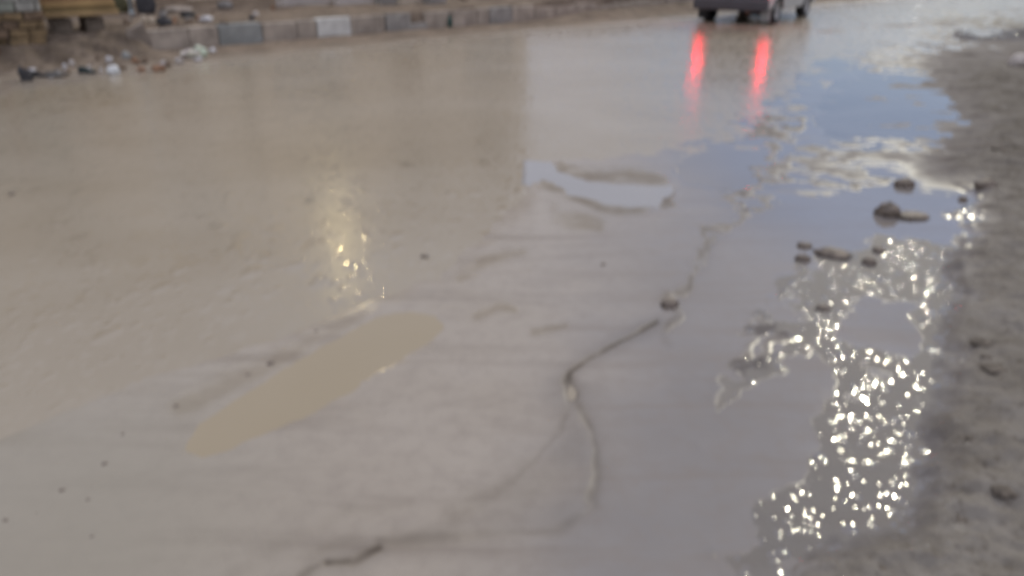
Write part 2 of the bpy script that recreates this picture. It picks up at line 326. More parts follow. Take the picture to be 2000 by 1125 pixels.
def mud_material():
    m = bpy.data.materials.new('wet_mud'); m.use_nodes = True; t = m.node_tree; b = t.nodes['Principled BSDF']
    tc = N(t, 'ShaderNodeTexCoord')
    def att(n): a = N(t, 'ShaderNodeAttribute', attribute_name=n); return a.outputs['Fac']
    def nz(s, d=5, r=.55, vec=None, dist=0):
        n = N(t, 'ShaderNodeTexNoise'); n.inputs['Scale'].default_value = s; n.inputs['Detail'].default_value = d
        n.inputs['Roughness'].default_value = r; n.inputs['Distortion'].default_value = dist
        L(t, vec or tc.outputs['Object'], n.inputs['Vector']); return n.outputs['Fac']
    def mr(x, a, b_, c, d):
        n = N(t, 'ShaderNodeMapRange'); 
        for k, v_ in zip(('From Min', 'From Max', 'To Min', 'To Max'), (a, b_, c, d)): n.inputs[k].default_value = v_
        L(t, x, n.inputs['Value']); return n.outputs[0]
    def mth(op, a, b_):
        n = N(t, 'ShaderNodeMath', operation=op)
        for i, x in enumerate((a, b_)):
            if isinstance(x, (int, float)): n.inputs[i].default_value = x
            else: L(t, x, n.inputs[i])
        return n.outputs[0]
    def mix(f, a, b_):
        n = N(t, 'ShaderNodeMix', data_type='RGBA')
        if isinstance(f, (int, float)): n.inputs['Factor'].default_value = f
        else: L(t, f, n.inputs['Factor'])
        for k, x in (('A', a), ('B', b_)):
            if isinstance(x, tuple): n.inputs[k].default_value = (*x, 1)
            else: L(t, x, n.inputs[k])
        return n.outputs['Result']
    tan = mix(mr(nz(0.9, 4), .35, .65, 0, 1), (.306, .264, .213), (.346, .305, .256))
    st = N(t, 'ShaderNodeMapping'); st.inputs['Rotation'].default_value = (0, 0, -KRZ); st.inputs['Scale'].default_value = (.22, 1.7, 1)
    L(t, tc.outputs['Object'], st.inputs['Vector']); streak = nz(3.2, 6, .62, st.outputs[0], .6)
    tan = mix(att('slick'), tan, mix(mr(nz(1.1, 4), .35, .65, 0, 1), (.195, .180, .170), (.230, .214, .204)))
    tan = mix(mr(streak, .50, .72, 0, .6), tan, (.190, .156, .124))
    tan = mix(mr(nz(14, 6, .65), .45, .75, 0, .42), tan, (.20, .165, .135))
    bankc = mix(mr(nz(3.2, 6, .65), .38, .66, 0, 1), (.155, .138, .116), (.245, .226, .200))
    bankc = mix(mr(nz(28, 5, .7), .52, .72, 0, .7), bankc, (.075, .060, .045))
    verge = mix(mr(nz(2.2, 7, .7), .36, .64, 0, 1), (.190, .148, .112), (.290, .235, .185))
    verge = mix(mr(nz(9, 5, .7), .50, .7, 0, .7), verge, (.075, .054, .036))
    tan = mix(mth('MULTIPLY', att('olive'), .7), tan, (.262, .238, .186)); tan = mix(mth('MULTIPLY', att('glit'), .7), tan, (.135, .126, .122)); c = mix(att('bank'), tan, bankc); c = mix(att('verge'), c, verge)
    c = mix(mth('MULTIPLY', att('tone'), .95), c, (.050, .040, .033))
    L(t, c, b.inputs['Base Color'])
    ro = mr(att('rough'), 0, 1, .13, .85)
    ro = mth('ADD', ro, mth('MULTIPLY', mr(nz(5, 5), .4, .7, 0, .11), 1))
    ro = mth('ADD', ro, mr(streak, .45, .7, 0, .10)); ro = mth('SUBTRACT', ro, mth('MULTIPLY', att('slick'), .05)); ro = mth('MAXIMUM', mth('SUBTRACT', ro, mth('MULTIPLY', att('glit'), .06)), .055)
    b.inputs['IOR'].default_value = 1.45
    speclev = mr(att('rough'), 0, .45, .6, .10)
    def domes(scale, rad, hh):
        v = N(t, 'ShaderNodeTexVoronoi'); v.inputs['Scale'].default_value = scale; L(t, wv, v.inputs['Vector'])
        sp = N(t, 'ShaderNodeSeparateColor'); L(t, v.outputs['Color'], sp.inputs[0])
        q = mth('DIVIDE', v.outputs['Distance'], rad); q = mth('MAXIMUM', mth('SUBTRACT', 1.0, mth('MULTIPLY', q, q)), 0.0)
        on = mth('GREATER_THAN', sp.outputs[0], .12)
        return mth('MULTIPLY', mth('MULTIPLY', q, mr(sp.outputs[1], 0, 1, hh * .35, hh)), on), mth('MULTIPLY', mth('GREATER_THAN', q, .001), on)
    flat = N(t, 'ShaderNodeMapping'); flat.inputs['Scale'].default_value = (1, 1, 0); L(t, tc.outputs['Object'], flat.inputs['Vector']); wv = flat.outputs[0]
    clus = mth('MULTIPLY', att('glit'), mr(nz(4.5, 4, .6), .40, .50, .08, 1.0))
    d1, m1 = domes(17, .27, .0016); d2, m2 = domes(31, .30, .0008); d3, m3 = domes(11, .26, .0034)
    cb = mth('GREATER_THAN', mth('MULTIPLY', att('glit'), mr(nz(4.5, 4, .6), .36, .50, 0, 1)), mr(nz(120, 1), .3, .7, .10, .75))
    xyz = N(t, 'ShaderNodeSeparateXYZ'); L(t, tc.outputs['Object'], xyz.inputs[0]); tall = mr(xyz.outputs['Y'], 2.6, 4.6, 1.0, 2.3)
    h1 = mth('MULTIPLY', mth('ADD', mth('ADD', mth('MULTIPLY', mth('ADD', d1, d2), tall), d3), mth('MULTIPLY', nz(40, 3, .5), .0006)), clus)
    wetspot = mth('MULTIPLY', mth('MAXIMUM', m3, mth('MAXIMUM', m1, m2)), cb)
    film = N(t, 'ShaderNodeMix', data_type='FLOAT'); L(t, mth('MULTIPLY', mth('MULTIPLY', att('slick'), mr(att('rough'), 0, .25, 1, 0)), .95), film.inputs['Factor'])
    L(t, ro, film.inputs['A']); film.inputs['B'].default_value = .045
    dull = mth('ADD', film.outputs['Result'], mth('MULTIPLY', mr(att('glit'), .25, .4, 0, 1), .52))
    rf = N(t, 'ShaderNodeMix', data_type='FLOAT'); L(t, wetspot, rf.inputs['Factor']); L(t, dull, rf.inputs['A']); rf.inputs['B'].default_value = .065
    L(t, rf.outputs['Result'], b.inputs['Roughness'])
    L(t, mth('MULTIPLY', speclev, mth('SUBTRACT', mth('ADD', 1.0, mth('MULTIPLY', wetspot, .35)), mth('MULTIPLY', mth('MULTIPLY', mr(att('glit'), .25, .4, 0, 1), .7), mth('SUBTRACT', 1.0, wetspot)))), b.inputs['Specular IOR Level'])
    h2 = mth('MULTIPLY', nz(16, 3, .5), mth('MULTIPLY', att('grain'), .0004))
    h3 = mth('MULTIPLY', nz(70, 4, .6), mth('MULTIPLY', mth('ADD', att('bank'), att('verge')), .006))
    h4 = mth('MULTIPLY', nz(55, 3, .5), mth('MULTIPLY', mr(nz(2.2, 3), .5, .68, 0.0, .0022), att('grain')))
    h = mth('ADD', mth('ADD', h1, h2), mth('ADD', h3, h4))
    bu = N(t, 'ShaderNodeBump'); bu.inputs['Distance'].default_value = 1; L(t, h, bu.inputs['Height'])
    L(t, bu.outputs[0], b.inputs['Normal'])
    return m
mud = mud_material()
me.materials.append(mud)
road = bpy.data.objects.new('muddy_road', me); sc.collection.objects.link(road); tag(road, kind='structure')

# ------------------------------------------------------------------ water
def water_material(name, c1, c2, ripple, rscale, rough, stretch=0.0, chop=0.0, facet=False):
    m = bpy.data.materials.new(name); m.use_nodes = True; t = m.node_tree; b = t.nodes['Principled BSDF']
    tc = N(t, 'ShaderNodeTexCoord'); mpn = N(t, 'ShaderNodeMapping'); mpn.inputs['Rotation'].default_value = (0, 0, -KRZ)
    mpn.inputs['Scale'].default_value = (1 - stretch, 1, 1); L(t, tc.outputs['Object'], mpn.inputs['Vector'])
    n = N(t, 'ShaderNodeTexNoise'); n.inputs['Scale'].default_value = .7; n.inputs['Detail'].default_value = 5; n.inputs['Distortion'].default_value = .6
    L(t, mpn.outputs[0], n.inputs['Vector'])
    r = N(t, 'ShaderNodeValToRGB'); r.color_ramp.elements[0].position = .36; r.color_ramp.elements[1].position = .64
    r.color_ramp.elements[0].color = (*c1, 1); r.color_ramp.elements[1].color = (*c2, 1)
    L(t, n.outputs['Fac'], r.inputs['Fac']); L(t, r.outputs[0], b.inputs['Base Color'])
    b.inputs['Roughness'].default_value = rough; b.inputs['IOR'].default_value = 1.36; b.inputs['Specular IOR Level'].default_value = .55
    n2 = N(t, 'ShaderNodeTexNoise'); n2.inputs['Scale'].default_value = rscale; n2.inputs['Detail'].default_value = 1.2; n2.inputs['Roughness'].default_value = .4
    L(t, mpn.outputs[0], n2.inputs['Vector'])
    n3 = N(t, 'ShaderNodeTexNoise'); n3.inputs['Scale'].default_value = rscale * 4.2; n3.inputs['Detail'].default_value = 2
    L(t, mpn.outputs[0], n3.inputs['Vector'])
    a = N(t, 'ShaderNodeMath', operation='MULTIPLY'); a.inputs[1].default_value = ripple; L(t, n2.outputs['Fac'], a.inputs[0])
    a2 = N(t, 'ShaderNodeMath', operation='MULTIPLY_ADD'); a2.inputs[1].default_value = chop; L(t, n3.outputs['Fac'], a2.inputs[0]); L(t, a.outputs[0], a2.inputs[2])
    hgt = a2.outputs[0]
    if facet:                                  # small smooth wavelets on the rippled water
        def mm(op, x, y):
            k = N(t, 'ShaderNodeMath', operation=op)
            for i_, v_ in enumerate((x, y)):
                if isinstance(v_, (int, float)): k.inputs[i_].default_value = v_
                else: L(t, v_, k.inputs[i_])
            return k.outputs[0]
        fl = N(t, 'ShaderNodeMapping'); fl.inputs['Scale'].default_value = (1, .55, 0); L(t, tc.outputs['Object'], fl.inputs['Vector'])
        masks = []
        for sc_, rad, hh in ((27, .38, .0011), (14, .36, .0019), (5.5, .30, .0030)):
            v = N(t, 'ShaderNodeTexVoronoi'); v.inputs['Scale'].default_value = sc_; L(t, fl.outputs[0], v.inputs['Vector'])
            sp = N(t, 'ShaderNodeSeparateColor'); L(t, v.outputs['Color'], sp.inputs[0])
            q = mm('DIVIDE', v.outputs['Distance'], rad); q = mm('MAXIMUM', mm('SUBTRACT', 1.0, mm('MULTIPLY', q, q)), 0.0)
            on = mm('GREATER_THAN', sp.outputs[0], .25)
            hgt = mm('ADD', hgt, mm('MULTIPLY', mm('MULTIPLY', q, mm('MULTIPLY', sp.outputs[1], hh)), on))
            masks.append(mm('MULTIPLY', mm('GREATER_THAN', q, .01), on))
        rf = N(t, 'ShaderNodeMix', data_type='FLOAT'); L(t, mm('MAXIMUM', masks[0], mm('MAXIMUM', masks[1], masks[2])), rf.inputs['Factor'])
        rf.inputs['A'].default_value = rough; rf.inputs['B'].default_value = .05; L(t, rf.outputs['Result'], b.inputs['Roughness'])
    bu = N(t, 'ShaderNodeBump'); bu.inputs['Distance'].default_value = 1; L(t, hgt, bu.inputs['Height']); L(t, bu.outputs[0], b.inputs['Normal'])
    return m
w_flood = water_material('flood_water', (.293, .251, .190), (.325, .285, .226), .0040, 2.6, .24, .15, .0004, True)
w_rut = water_material('rut_water', (.310, .255, .170), (.330, .275, .192), .0002, 9, .03)
w_pool = water_material('pool_water', (.200, .186, .178), (.222, .208, .200), .0006, 8, .06)
w_blue = water_material('clear_pool_water', (.160, .155, .155), (.195, .188, .185), .0008, 9, .05)
def water(name, poly, m, z=0.0, grow=1.0):
    bm = bmesh.new(); cx = sum(p[0] for p in poly) / len(poly); cy = sum(p[1] for p in poly) / len(poly)
    vv = []
    n = len(poly)
    area = sum(poly[i][0] * poly[(i + 1) % n][1] - poly[(i + 1) % n][0] * poly[i][1] for i in range(n))
    sg = 1 if area > 0 else -1
    for i in range(n):
        a, b, c = poly[i - 1], poly[i], poly[(i + 1) % n]
        e = Vector((c[0] - a[0], c[1] - a[1])); e.normalize()
        q = G(b[0] + e.y * 34 * sg * grow, b[1] - e.x * 22 * sg * grow, 0)
        vv.append(bm.verts.new((q.x, q.y, z)))
    f = bm.faces.new(vv); f.normal_update()
    bmesh.ops.triangulate(bm, faces=[f])
    o = obj(name, bm, m); tag(o, kind='structure'); return o
bm = bmesh.new(); vv = [bm.verts.new((x, y, 0)) for x, y in ((-40, .85), (5, .85), (40, 9), (46, 45), (-46, 45))]; bm.faces.new(vv)
tag(obj('flood_water', bm, w_flood), kind='structure')
w_lens = water_material('lens_water', (.275, .272, .278), (.288, .285, .29), .0003, 8, .03)
water('puddle_water', LENS, w_lens, .0008, .5)
water('puddle_water', RUT, w_rut, .0008, .6)
water('puddle_water', BLUE, w_blue, .0008, .7)
water('puddle_water', SMALLP, w_pool, .0008, .5)
# the land around and beyond, out to the horizon
def far_ground():
    bm = bmesh.new(); m = mat('far_earth', (.20, .17, .14), .8, .3, .05)
    rings = []
    inner = [(-40, 44), (0, 45.4), (40, 44), (46.0, 44), (4.0, .9), (-4.0, .9), (-46, 44)]
    bx = [(-1500, -1500), (1500, -1500), (1500, 1500), (-1500, 1500)]
    vs_ = [bm.verts.new((x, y, -.06)) for x, y in bx]; bm.faces.new(vs_)
    o = obj('ground', bm, m); tag(o, kind='structure')
far_ground()

# ------------------------------------------------------------------ materials for things
M_brickp = mat('pale_brick', (.34, .34, .31), .85, .3, 5, .004, 60)
M_concrete = mat('concrete', (.37, .32, .27), .85, .28, 4, .004, 50)
M_mortar = mat('mortar', (.15, .125, .10), .9, .3, 7, .004, 60)
M_white = mat('worn_white_paint', (.62, .62, .59), .7, .16, 7, .003, 50)
M_bluew = mat('chipped_blue_white_paint', (.19, .20, .19), .7, .3, 3, .003, 50, col2=(.36, .37, .36))
M_palew = mat('dirty_white_paint', (.30, .285, .265), .75, .3, 5, .003, 50)
M_stone = mat('limewashed_block', (.50, .46, .43), .85, .2, 4, .006, 30)
M_cream = mat('cream_block', (.52, .45, .36), .85, .15, 4, .006, 30)
M_wood = mat('yellow_timber', (.36, .25, .12), .7, .25, 3, .002, 50)
M_wood2 = mat('orange_timber', (.38, .22, .11), .7, .25, 3, .002, 50)
M_rust = mat('rusty_iron', (.14, .06, .03), .8, .4, 6, .004, 50)
M_pole = mat('blue_white_paint', (.46, .54, .58), .5, .12, 6)
M_dark = mat('black_rubber', (.025, .025, .028), .7, .3, 8, .003, 50)
M_ddark = mat('dark_grey_cloth', (.055, .055, .06), .85, .4, 6, .006, 30)
M_grey = mat('grey_stone', (.22, .21, .20), .85, .25, 8, .006, 40)
M_brown = mat('brown_stone', (.19, .14, .10), .85, .35, 8, .006, 40)
M_pink = mat('pale_plastic', (.58, .50, .52), .35, .2, 12, .004, 30, col2=(.55, .56, .42))
M_bag = mat('white_plastic', (.66, .68, .68), .35, .1, 9, .004, 40)
M_gbag = mat('grey_plastic', (.54, .53, .54), .45, .25, 9, .004, 40)
M_or = mat('orange_brown_clay', (.26, .15, .09), .8, .3, 7, .004, 40)
M_clod = mat('dark_mud_clod', (.16, .13, .105), .6, .4, 18, .008, 40)
M_teal = mat('green_glass', (.015, .07, .06), .15, .2, 6)
M_render = mat('tan_render', (.66, .57, .46), .9, .22, .7, .004, 30)
M_render2 = mat('ochre_render', (.63, .54, .42), .9, .22, .7, .004, 30)
M_glass = mat('dark_window_glass', (.03, .035, .04), .08, .2, 3)
M_door = mat('brown_door_paint', (.32, .24, .17), .5, .3, 4)
M_shutter = mat('grey_metal_shutter', (.42, .40, .37), .5, .2, 4, metal=.3)
M_steel = mat('galvanised_steel', (.35, .35, .35), .45, .2, 6, metal=.7)
M_warm = mat('lit_warm_lamp', (.9, .8, .5), .4, .02, 5, emit=(1.0, .80, .38), es=340)
M_cool = mat('lit_white_lamp', (.9, .9, .9), .4, .02, 5, emit=(1.0, .98, .92), es=24)

# ------------------------------------------------------------------ kerb
kerb_spans = [  # painted kerbstones: photo x range, material, label
    (430, 514, M_bluew, 'kerbstone with chipped blue grey and white paint, leftmost painted one'),
    (620, 686, M_white, 'bright white painted kerbstone, cleanest in the kerb'),
    (752, 832, M_palew, 'dirty white kerbstone with a broken stepped edge, right of the bright white one'),
    (955, 1000, M_palew, 'faded pale kerbstone right of the green bottle'),
]
painted = [(s_at(a), s_at(b), m, l) for a, b, m, l in kerb_spans]
def kerb_box(bm, s0, s1, h=KH, jit=.004):
    n0 = len(bm.verts)
    bm.verts.ensure_lookup_table()
    c = ((s0 + s1) / 2, .06, h / 2 - .04)
    box(bm, c, (s1 - s0 - .012, .16, h + .08), .018, jit=jit)
kb = bmesh.new(); s = S0
stops = sorted([(a, b) for a, b, _, _ in painted])
while s < S1:
    nxt = s + .62
    hit = [p for p in stops if p[0] < nxt and p[1] > s]
    if hit:
        if hit[0][0] - s > .08: kerb_box(kb, s, hit[0][0], KH - rnd.uniform(0, .02))
        s = hit[0][1]; continue
    hh = KH - rnd.uniform(0, .02)
    if s > s_at(1000): hh -= rnd.uniform(.01, .09)
    kerb_box(kb, s, nxt, hh, .012); s = nxt
o = obj('kerb', kb, M_concrete, loc=(KO.x, KO.y, 0), rz=KRZ); tag(o, kind='structure')
for i, (a, b, m, l) in enumerate(painted):
    bm = bmesh.new(); c = (a + b) / 2; wd = b - a - .012
    if i == 2:
        box(bm, (-.18 * wd, .06, .23), (wd * .6, .16, .19), .012, jit=.008); box(bm, (0.02, .05, .06), (wd, .18, .15), .012, jit=.006)
    else: box(bm, (0, .055, KH / 2 - .04), (wd, .17, KH + .085), .014, jit=.006)
    o = obj('kerbstone', bm, m, loc=K(c, 0, 0), rz=KRZ); tag(o, l, 'kerbstone', 'painted kerbstones along the road')

# ------------------------------------------------------------------ lumps, bags, stones
def lump(name, label, cat, px, py, wpx, hpx, m, z=None, crumple=.25, group=None, sub=3, deep=.8, seed=None, flat=True, tilt=0):
    zz = zground(px, py) if z is None else z
    p = G(px, py, zz); dep = P(p)[2]; W, H = wpx * dep / FPX, hpx * dep / FPX
    bm = bmesh.new(); bmesh.ops.create_icosphere(bm, subdivisions=sub, radius=1.0)
    sd_ = rnd.uniform(0, 90) if seed is None else seed
    for v_ in bm.verts:
        c = v_.co.copy(); k = 1 + crumple * mn.fractal(c * 1.6 + Vector((sd_, 3, 1)), 1, 2, 4) + crumple * .6 * mn.noise(c * 4.5 + Vector((1, sd_, 0)))
        v_.co = c * k
        v_.co.x *= W / 2; v_.co.y *= W / 2 * deep; v_.co.z = v_.co.z * H / 2 + H * (.38 if cat != 'clod' else .22)
    o = obj(name, bm, m, smooth=not flat, loc=p); o.rotation_euler = (0, tilt, rnd.uniform(-.5, .5) if not tilt else KRZ)
    tag(o, label, cat, group); return o
def zground(px, py):
    z = 0.0
    for _ in range(4):
        p = G(px, py, z); z_ = float(fields(np.array([[p.x]]), np.array([[p.y]]))[0][0, 0]); z = max(0.0, z_)
    return z
RB = 'litter and rubble at the left road edge'
lump('plastic_bag', 'bright white knotted plastic bag, nearest the water at left', 'bag', 223, 144, 26, 17, M_bag, crumple=.35, group=RB)
lump('plastic_bag', 'grey white plastic bag left half of a pair on the dirt slope', 'bag', 186, 108, 26, 14, M_gbag, crumple=.4, group=RB)
lump('plastic_bag', 'grey white plastic bag right half of a pair on the dirt slope', 'bag', 211, 104, 26, 17, M_gbag, crumple=.4, group=RB)
lump('plastic_bag', 'small pale bag just above the bright white bag', 'bag', 214, 122, 15, 13, M_gbag, crumple=.35, group=RB)
lump('plastic_bag', 'bluish grey bag right of the small pale bag', 'bag', 248, 116, 20, 16, M_bluew, crumple=.35, group=RB)
lump('stone', 'pale grey stone under the brick wall corner', 'stone', 87, 114, 18, 17, M_grey, group=RB)
lump('stone', 'flat pale stone between brick wall and grey bags', 'stone', 148, 112, 28, 13, M_stone, group=RB)
lump('rag', 'dark blue grey rag standing in the mud, leftmost of the dark litter', 'rag', 52, 158, 22, 30, M_ddark, crumple=.5, group=RB)
lump('rag', 'grey rag lying flat beside the black shoe', 'rag', 112, 150, 36, 14, mat('grey_cloth', (.14, .135, .13), .8, .4, 6), crumple=.5, group=RB)
lump('plastic_bag', 'crumpled pinkish white and yellow plastic bag below the kerb', 'bag', 372, 112, 36, 16, M_pink, crumple=.5, group=RB)
lump('plastic_bag', 'white green crumpled bag right beside the pinkish one below the kerb', 'bag', 392, 111, 26, 22, mat('pale_green_plastic', (.55, .62, .5), .35, .2, 12, .004, 30), crumple=.5, group=RB)
lump('brick_rubble', 'orange brown clay lump at the water edge below the kerb end', 'rubble', 310, 138, 30, 13, M_or, crumple=.35, group=RB)
lump('brick_rubble', 'small beige lump behind the orange brown clay lump', 'rubble', 320, 130, 14, 12, M_stone, crumple=.35, group=RB)
def shoe(label, px, py, wpx, m):
    p = G(px, py, zground(px, py)); dep = P(p)[2]; Ln = wpx * dep / FPX
    t = empty('shoe', p, rnd.uniform(-.3, .3)); tag(t, label, 'shoe', RB)
    for nm, prof, mm in (('sole', [(-.5, .17, 0, .06), (-.25, .16, 0, .06), (0, .14, 0, .06), (.28, .19, 0, .06), (.5, .08, .02, .07)], M_dark),
                         ('upper', [(-.48, .14, .06, .34), (-.3, .15, .06, .37), (-.05, .13, .06, .30), (.25, .17, .06, .17), (.46, .08, .06, .12)], m)):
        bm = bmesh.new(); rg = []
        for x, wd, z0, z1 in prof:
            rg.append([bm.verts.new((x * Ln, wd * Ln * a, z * Ln)) for a, z in ((-1, z0), (1, z0), (.9, (z0 + z1) / 2), (.5, z1), (-.5, z1), (-.9, (z0 + z1) / 2))])
        for a, b in zip(rg, rg[1:]):
            for k in range(6): bm.faces.new((a[k], a[(k + 1) % 6], b[(k + 1) % 6], b[k]))
        bm.faces.new(rg[0]); bm.faces.new(rg[-1]); obj(nm, bm, mm, t, True)
shoe('old black shoe lying among rags in the mud', 78, 150, 30, M_dark)
shoe('dark teal grey shoe midway between the rags and the white bag', 172, 143, 36, mat('dark_teal_fabric', (.03, .045, .045), .8, .3, 8))
VB = 'rubble lying on the verge behind the kerb'
for (px, py, wp, hp, m, lb) in [
    (282, 44, 14, 16, M_cream, 'beige stone, left of a close pair at the kerb end'), (298, 46, 14, 15, M_cream, 'beige stone, right of a close pair at the kerb end'),
    (322, 50, 28, 20, M_ddark, 'dark grey heap behind the broken kerb end'), (368, 33, 34, 11, M_dark, 'black flat scrap on the verge'),
    (404, 42, 26, 12, M_gbag, 'pale grey stone right of the black scrap'), (440, 18, 30, 18, M_grey, 'large grey stone at the back of the verge'),
    (492, 38, 14, 9, M_ddark, 'small dark stone on the verge left of the white blocks'), (500, 31, 14, 9, M_stone, 'small pale stone behind the small dark one'),
    (345, 24, 60, 12, M_concrete, 'broken concrete slab lying flat on the verge'),
    (1082, 30, 34, 28, M_palew, 'pale lump of broken block on the far verge'), (1128, 26, 38, 22, M_concrete, 'grey brown lump right of the pale block lump'),
    (1222, 12, 22, 16, M_palew, 'pale stone on the far verge left of the car'), (1310, 7, 14, 10, M_palew, 'small pale stone closest to the car'),
    (1018, 36, 22, 14, M_concrete, 'brown lump where the kerb fades into dirt'),
    (1988, 128, 40, 26, M_stone, 'pale stone on the mud bank at the right edge')]:
    lump('stone', lb, 'stone', px, py, wp, hp, m, crumple=.3, group=VB if px < 1900 else None, z=None)
for i in range(34):
    px = rnd.choice([rnd.uniform(240, 560), rnd.uniform(820, 1320), rnd.uniform(110, 280)])
    yk = P(K(s_at(px), .1, KH))[1]
    lump('rubble_stone', 'small brown rubble stone on the dirt verge beside the road', 'stone', px, yk - rnd.uniform(2, 26), rnd.uniform(8, 20), rnd.uniform(6, 12),
         rnd.choice([M_brown, M_brown, M_grey, M_or]), crumple=.35, group='small rubble stones on the verge', sub=2)
LS = [(M_stone, 'pale'), (M_gbag, 'light grey'), (M_brown, 'brown'), (M_or, 'orange brown')]
for i in range(26):
    px = rnd.uniform(20, 430); yk = P(K(s_at(px), -.1, 0))[1]
    mm, cn_ = LS[i % 4]
    lump('rubble_stone', 'small %s scrap of rubble on the dirt slope at the left road edge' % cn_, 'stone', px, yk + rnd.uniform(-12, 34), rnd.uniform(8, 20), rnd.uniform(6, 13),
         mm, crumple=.4, group='small scraps on the left dirt slope', sub=2)
# leaning slab by the kerb end
sp = K(S0 - .12, -.05, 0); bm = bmesh.new()
box(bm, (0, 0, .17), (.30, .06, .40), .012, rot=Matrix.Rotation(-.35, 3, 'Y') @ Matrix.Rotation(.25, 3, 'X'), jit=.02)
o = obj('concrete_slab', bm, mat('pale_concrete', (.30, .26, .225), .85, .2, 5, .004, 40), loc=sp + Vector((0, 0, .03)), rz=KRZ)
tag(o, 'pale broken slab leaning against the end of the kerb', 'slab')

# white blocks in a row on the verge
for (a, b, m, hgt, lb) in [(552, 652, M_stone, .42, 'large whitewashed stone block, leftmost of the row on the verge'), (662, 738, M_stone, .36, 'whitewashed stone block, second of the row on the verge'),
                      (744, 780, M_palew, .30, 'small greyish block, third of the row on the verge'), (785, 832, M_cream, .34, 'cream coloured block, fourth of the row on the verge'),
                      (838, 872, M_palew, .3, 'small dull block at the right end of the row on the verge')]:
    p0 = G(a, 14 - (a - 550) * .016, KH); p1 = G(b, 14 - (b - 550) * .016, KH)
    t0 = (p0 - KO).dot(KN)
    s0 = s_at(a, t0, KH); s1 = s_at(b, t0, KH)
    bm = bmesh.new(); box(bm, (0, .13, hgt / 2 - .03), (s1 - s0, .3, hgt), .035, jit=.018)
    o = obj('stone_block', bm, m, loc=K((s0 + s1) / 2, t0, KH), rz=KRZ); tag(o, lb, 'block', 'whitewashed blocks on the verge')

# bottle standing against the kerb
bp = K(s_at(873), -.10, 0); bp.z = .03
t = empty('bottle', bp); tag(t, 'green glass bottle with dark cap standing against the kerb', 'bottle')
bm = bmesh.new(); lathe(bm, [(.001, 0), (.036, 0), (.038, .02), (.038, .14), (.03, .175), (.015, .2), (.014, .235)], 20); obj('glass', bm, M_teal, t, True)
bm = bmesh.new(); lathe(bm, [(.001, .262), (.017, .262), (.018, .232), (.018, .222)], 20); obj('cap', bm, M_dark, t, True)

# ------------------------------------------------------------------ brick wall at the left
def brick_wall():
    sR = s_at(106, -.1); sL = sR - 3.2
    t = empty('brick_wall', K(sR, -.1, 0), KRZ); tag(t, 'rough wall of pale and brown bricks at the left road edge', 'wall')
    bm = bmesh.new(); box(bm, (-1.6, .16, .85), (3.19, .22, 1.8)); obj('mortar', bm, M_mortar, t)
    cols = [[M_brickp, mat('grey_green_brick', (.27, .29, .25), .85, .2, 5, .004, 50)], [mat('ochre_brick', (.23, .165, .09), .9, .35, 6, .006, 40), mat('brown_brick', (.17, .12, .08), .9, .35, 6, .006, 40)]]
    sets = {0: bmesh.new(), 1: bmesh.new(), 2: bmesh.new(), 3: bmesh.new()}
    z = 0.0; row = 0; split = .56
    while z < 1.72:
        hgt = .135 if z > split else .11; x = -3.2 + (.1 if row % 2 else 0)
        while x < -.04:
            wd = min((.26 if z > split else .20) + rnd.uniform(-.03, .05), -.0 - x)
            if rnd.random() < (.02 if z > split else .12): x += wd; continue
            k = (0 if z > split else 2) + (rnd.random() < .4)
            if z > split - .0 and rnd.random() < .08: k = 3
            jut = rnd.uniform(0, .012) if z > split else rnd.uniform(-.01, .05)
            box(sets[k], (x + wd / 2, .06 - jut + .02, z + hgt / 2), (wd - .018, .12, hgt - .016), .01, jit=.006 if z > split else .014)
            x += wd
        z += hgt; row += 1
    for k, nm in ((0, 'pale_bricks'), (1, 'grey_bricks'), (2, 'ochre_bricks'), (3, 'brown_bricks')):
        obj(nm, sets[k], cols[k // 2][k % 2], t)
    # rusty post standing at the left photo edge
    p = K(s_at(2, -.25), -.25, 0)
    bm = bmesh.new(); cyl(bm, (0, 0, -.1), (0, 0, 1.6), .035, n=12); cyl(bm, (0, 0, .0), (0, 0, .04), .07, n=12)
    o = obj('rusty_post', bm, M_rust, loc=p); tag(o, 'rusty red brown iron post before the brick wall', 'post')
    return sR
sR = brick_wall()

# ------------------------------------------------------------------ stack of planks
tq = .12
sa, sb = s_at(110, tq, .55), s_at(217, tq, .55)
Lp = sb - sa + .25
base_z = .56
for j, (dx, dz) in enumerate(((.08, 0), (Lp - .12, 0))):
    pass
# two low piers carry the planks
for j, ss in enumerate((sa - .02, sb - .32)):
    bm = bmesh.new()
    for k in range(3): box(bm, (0, .34, -.02 + k * .09), (.24, .4, .086), .008, jit=.004)
    o = obj('brick_pier', bm, M_mortar, loc=K(ss + .12, tq, base_z - .245), rz=KRZ)
    tag(o, ('low brick pier under the left end of the planks', 'low brick pier under the right end of the planks')[j], 'pier')
plab = ['lowest ochre plank of the stack beside the brick wall', 'second plank from the bottom, darker ochre', 'third plank up, bright yellow timber', 'fourth plank up, orange timber', 'topmost plank of the stack, orange timber']
pm = [M_wood, mat('dark_ochre_timber', (.26, .19, .085), .7, .25, 3, .002, 50), mat('bright_timber', (.43, .29, .13), .7, .2, 3, .002, 50), M_wood2, M_wood2]
for k in range(5):
    bm = bmesh.new(); ln = Lp * (1 - .03 * k)
    box(bm, (ln / 2, .3, .033), (ln, .52 - .02 * (k % 2), .062), .006, jit=.002)
    o = obj('plank', bm, pm[k], loc=K(sa - .12 + .01 * k, tq + (.02 if k % 2 else 0), base_z + .066 * k - .005), rz=KRZ)
    tag(o, plab[k], 'plank', 'stacked planks by the brick wall')

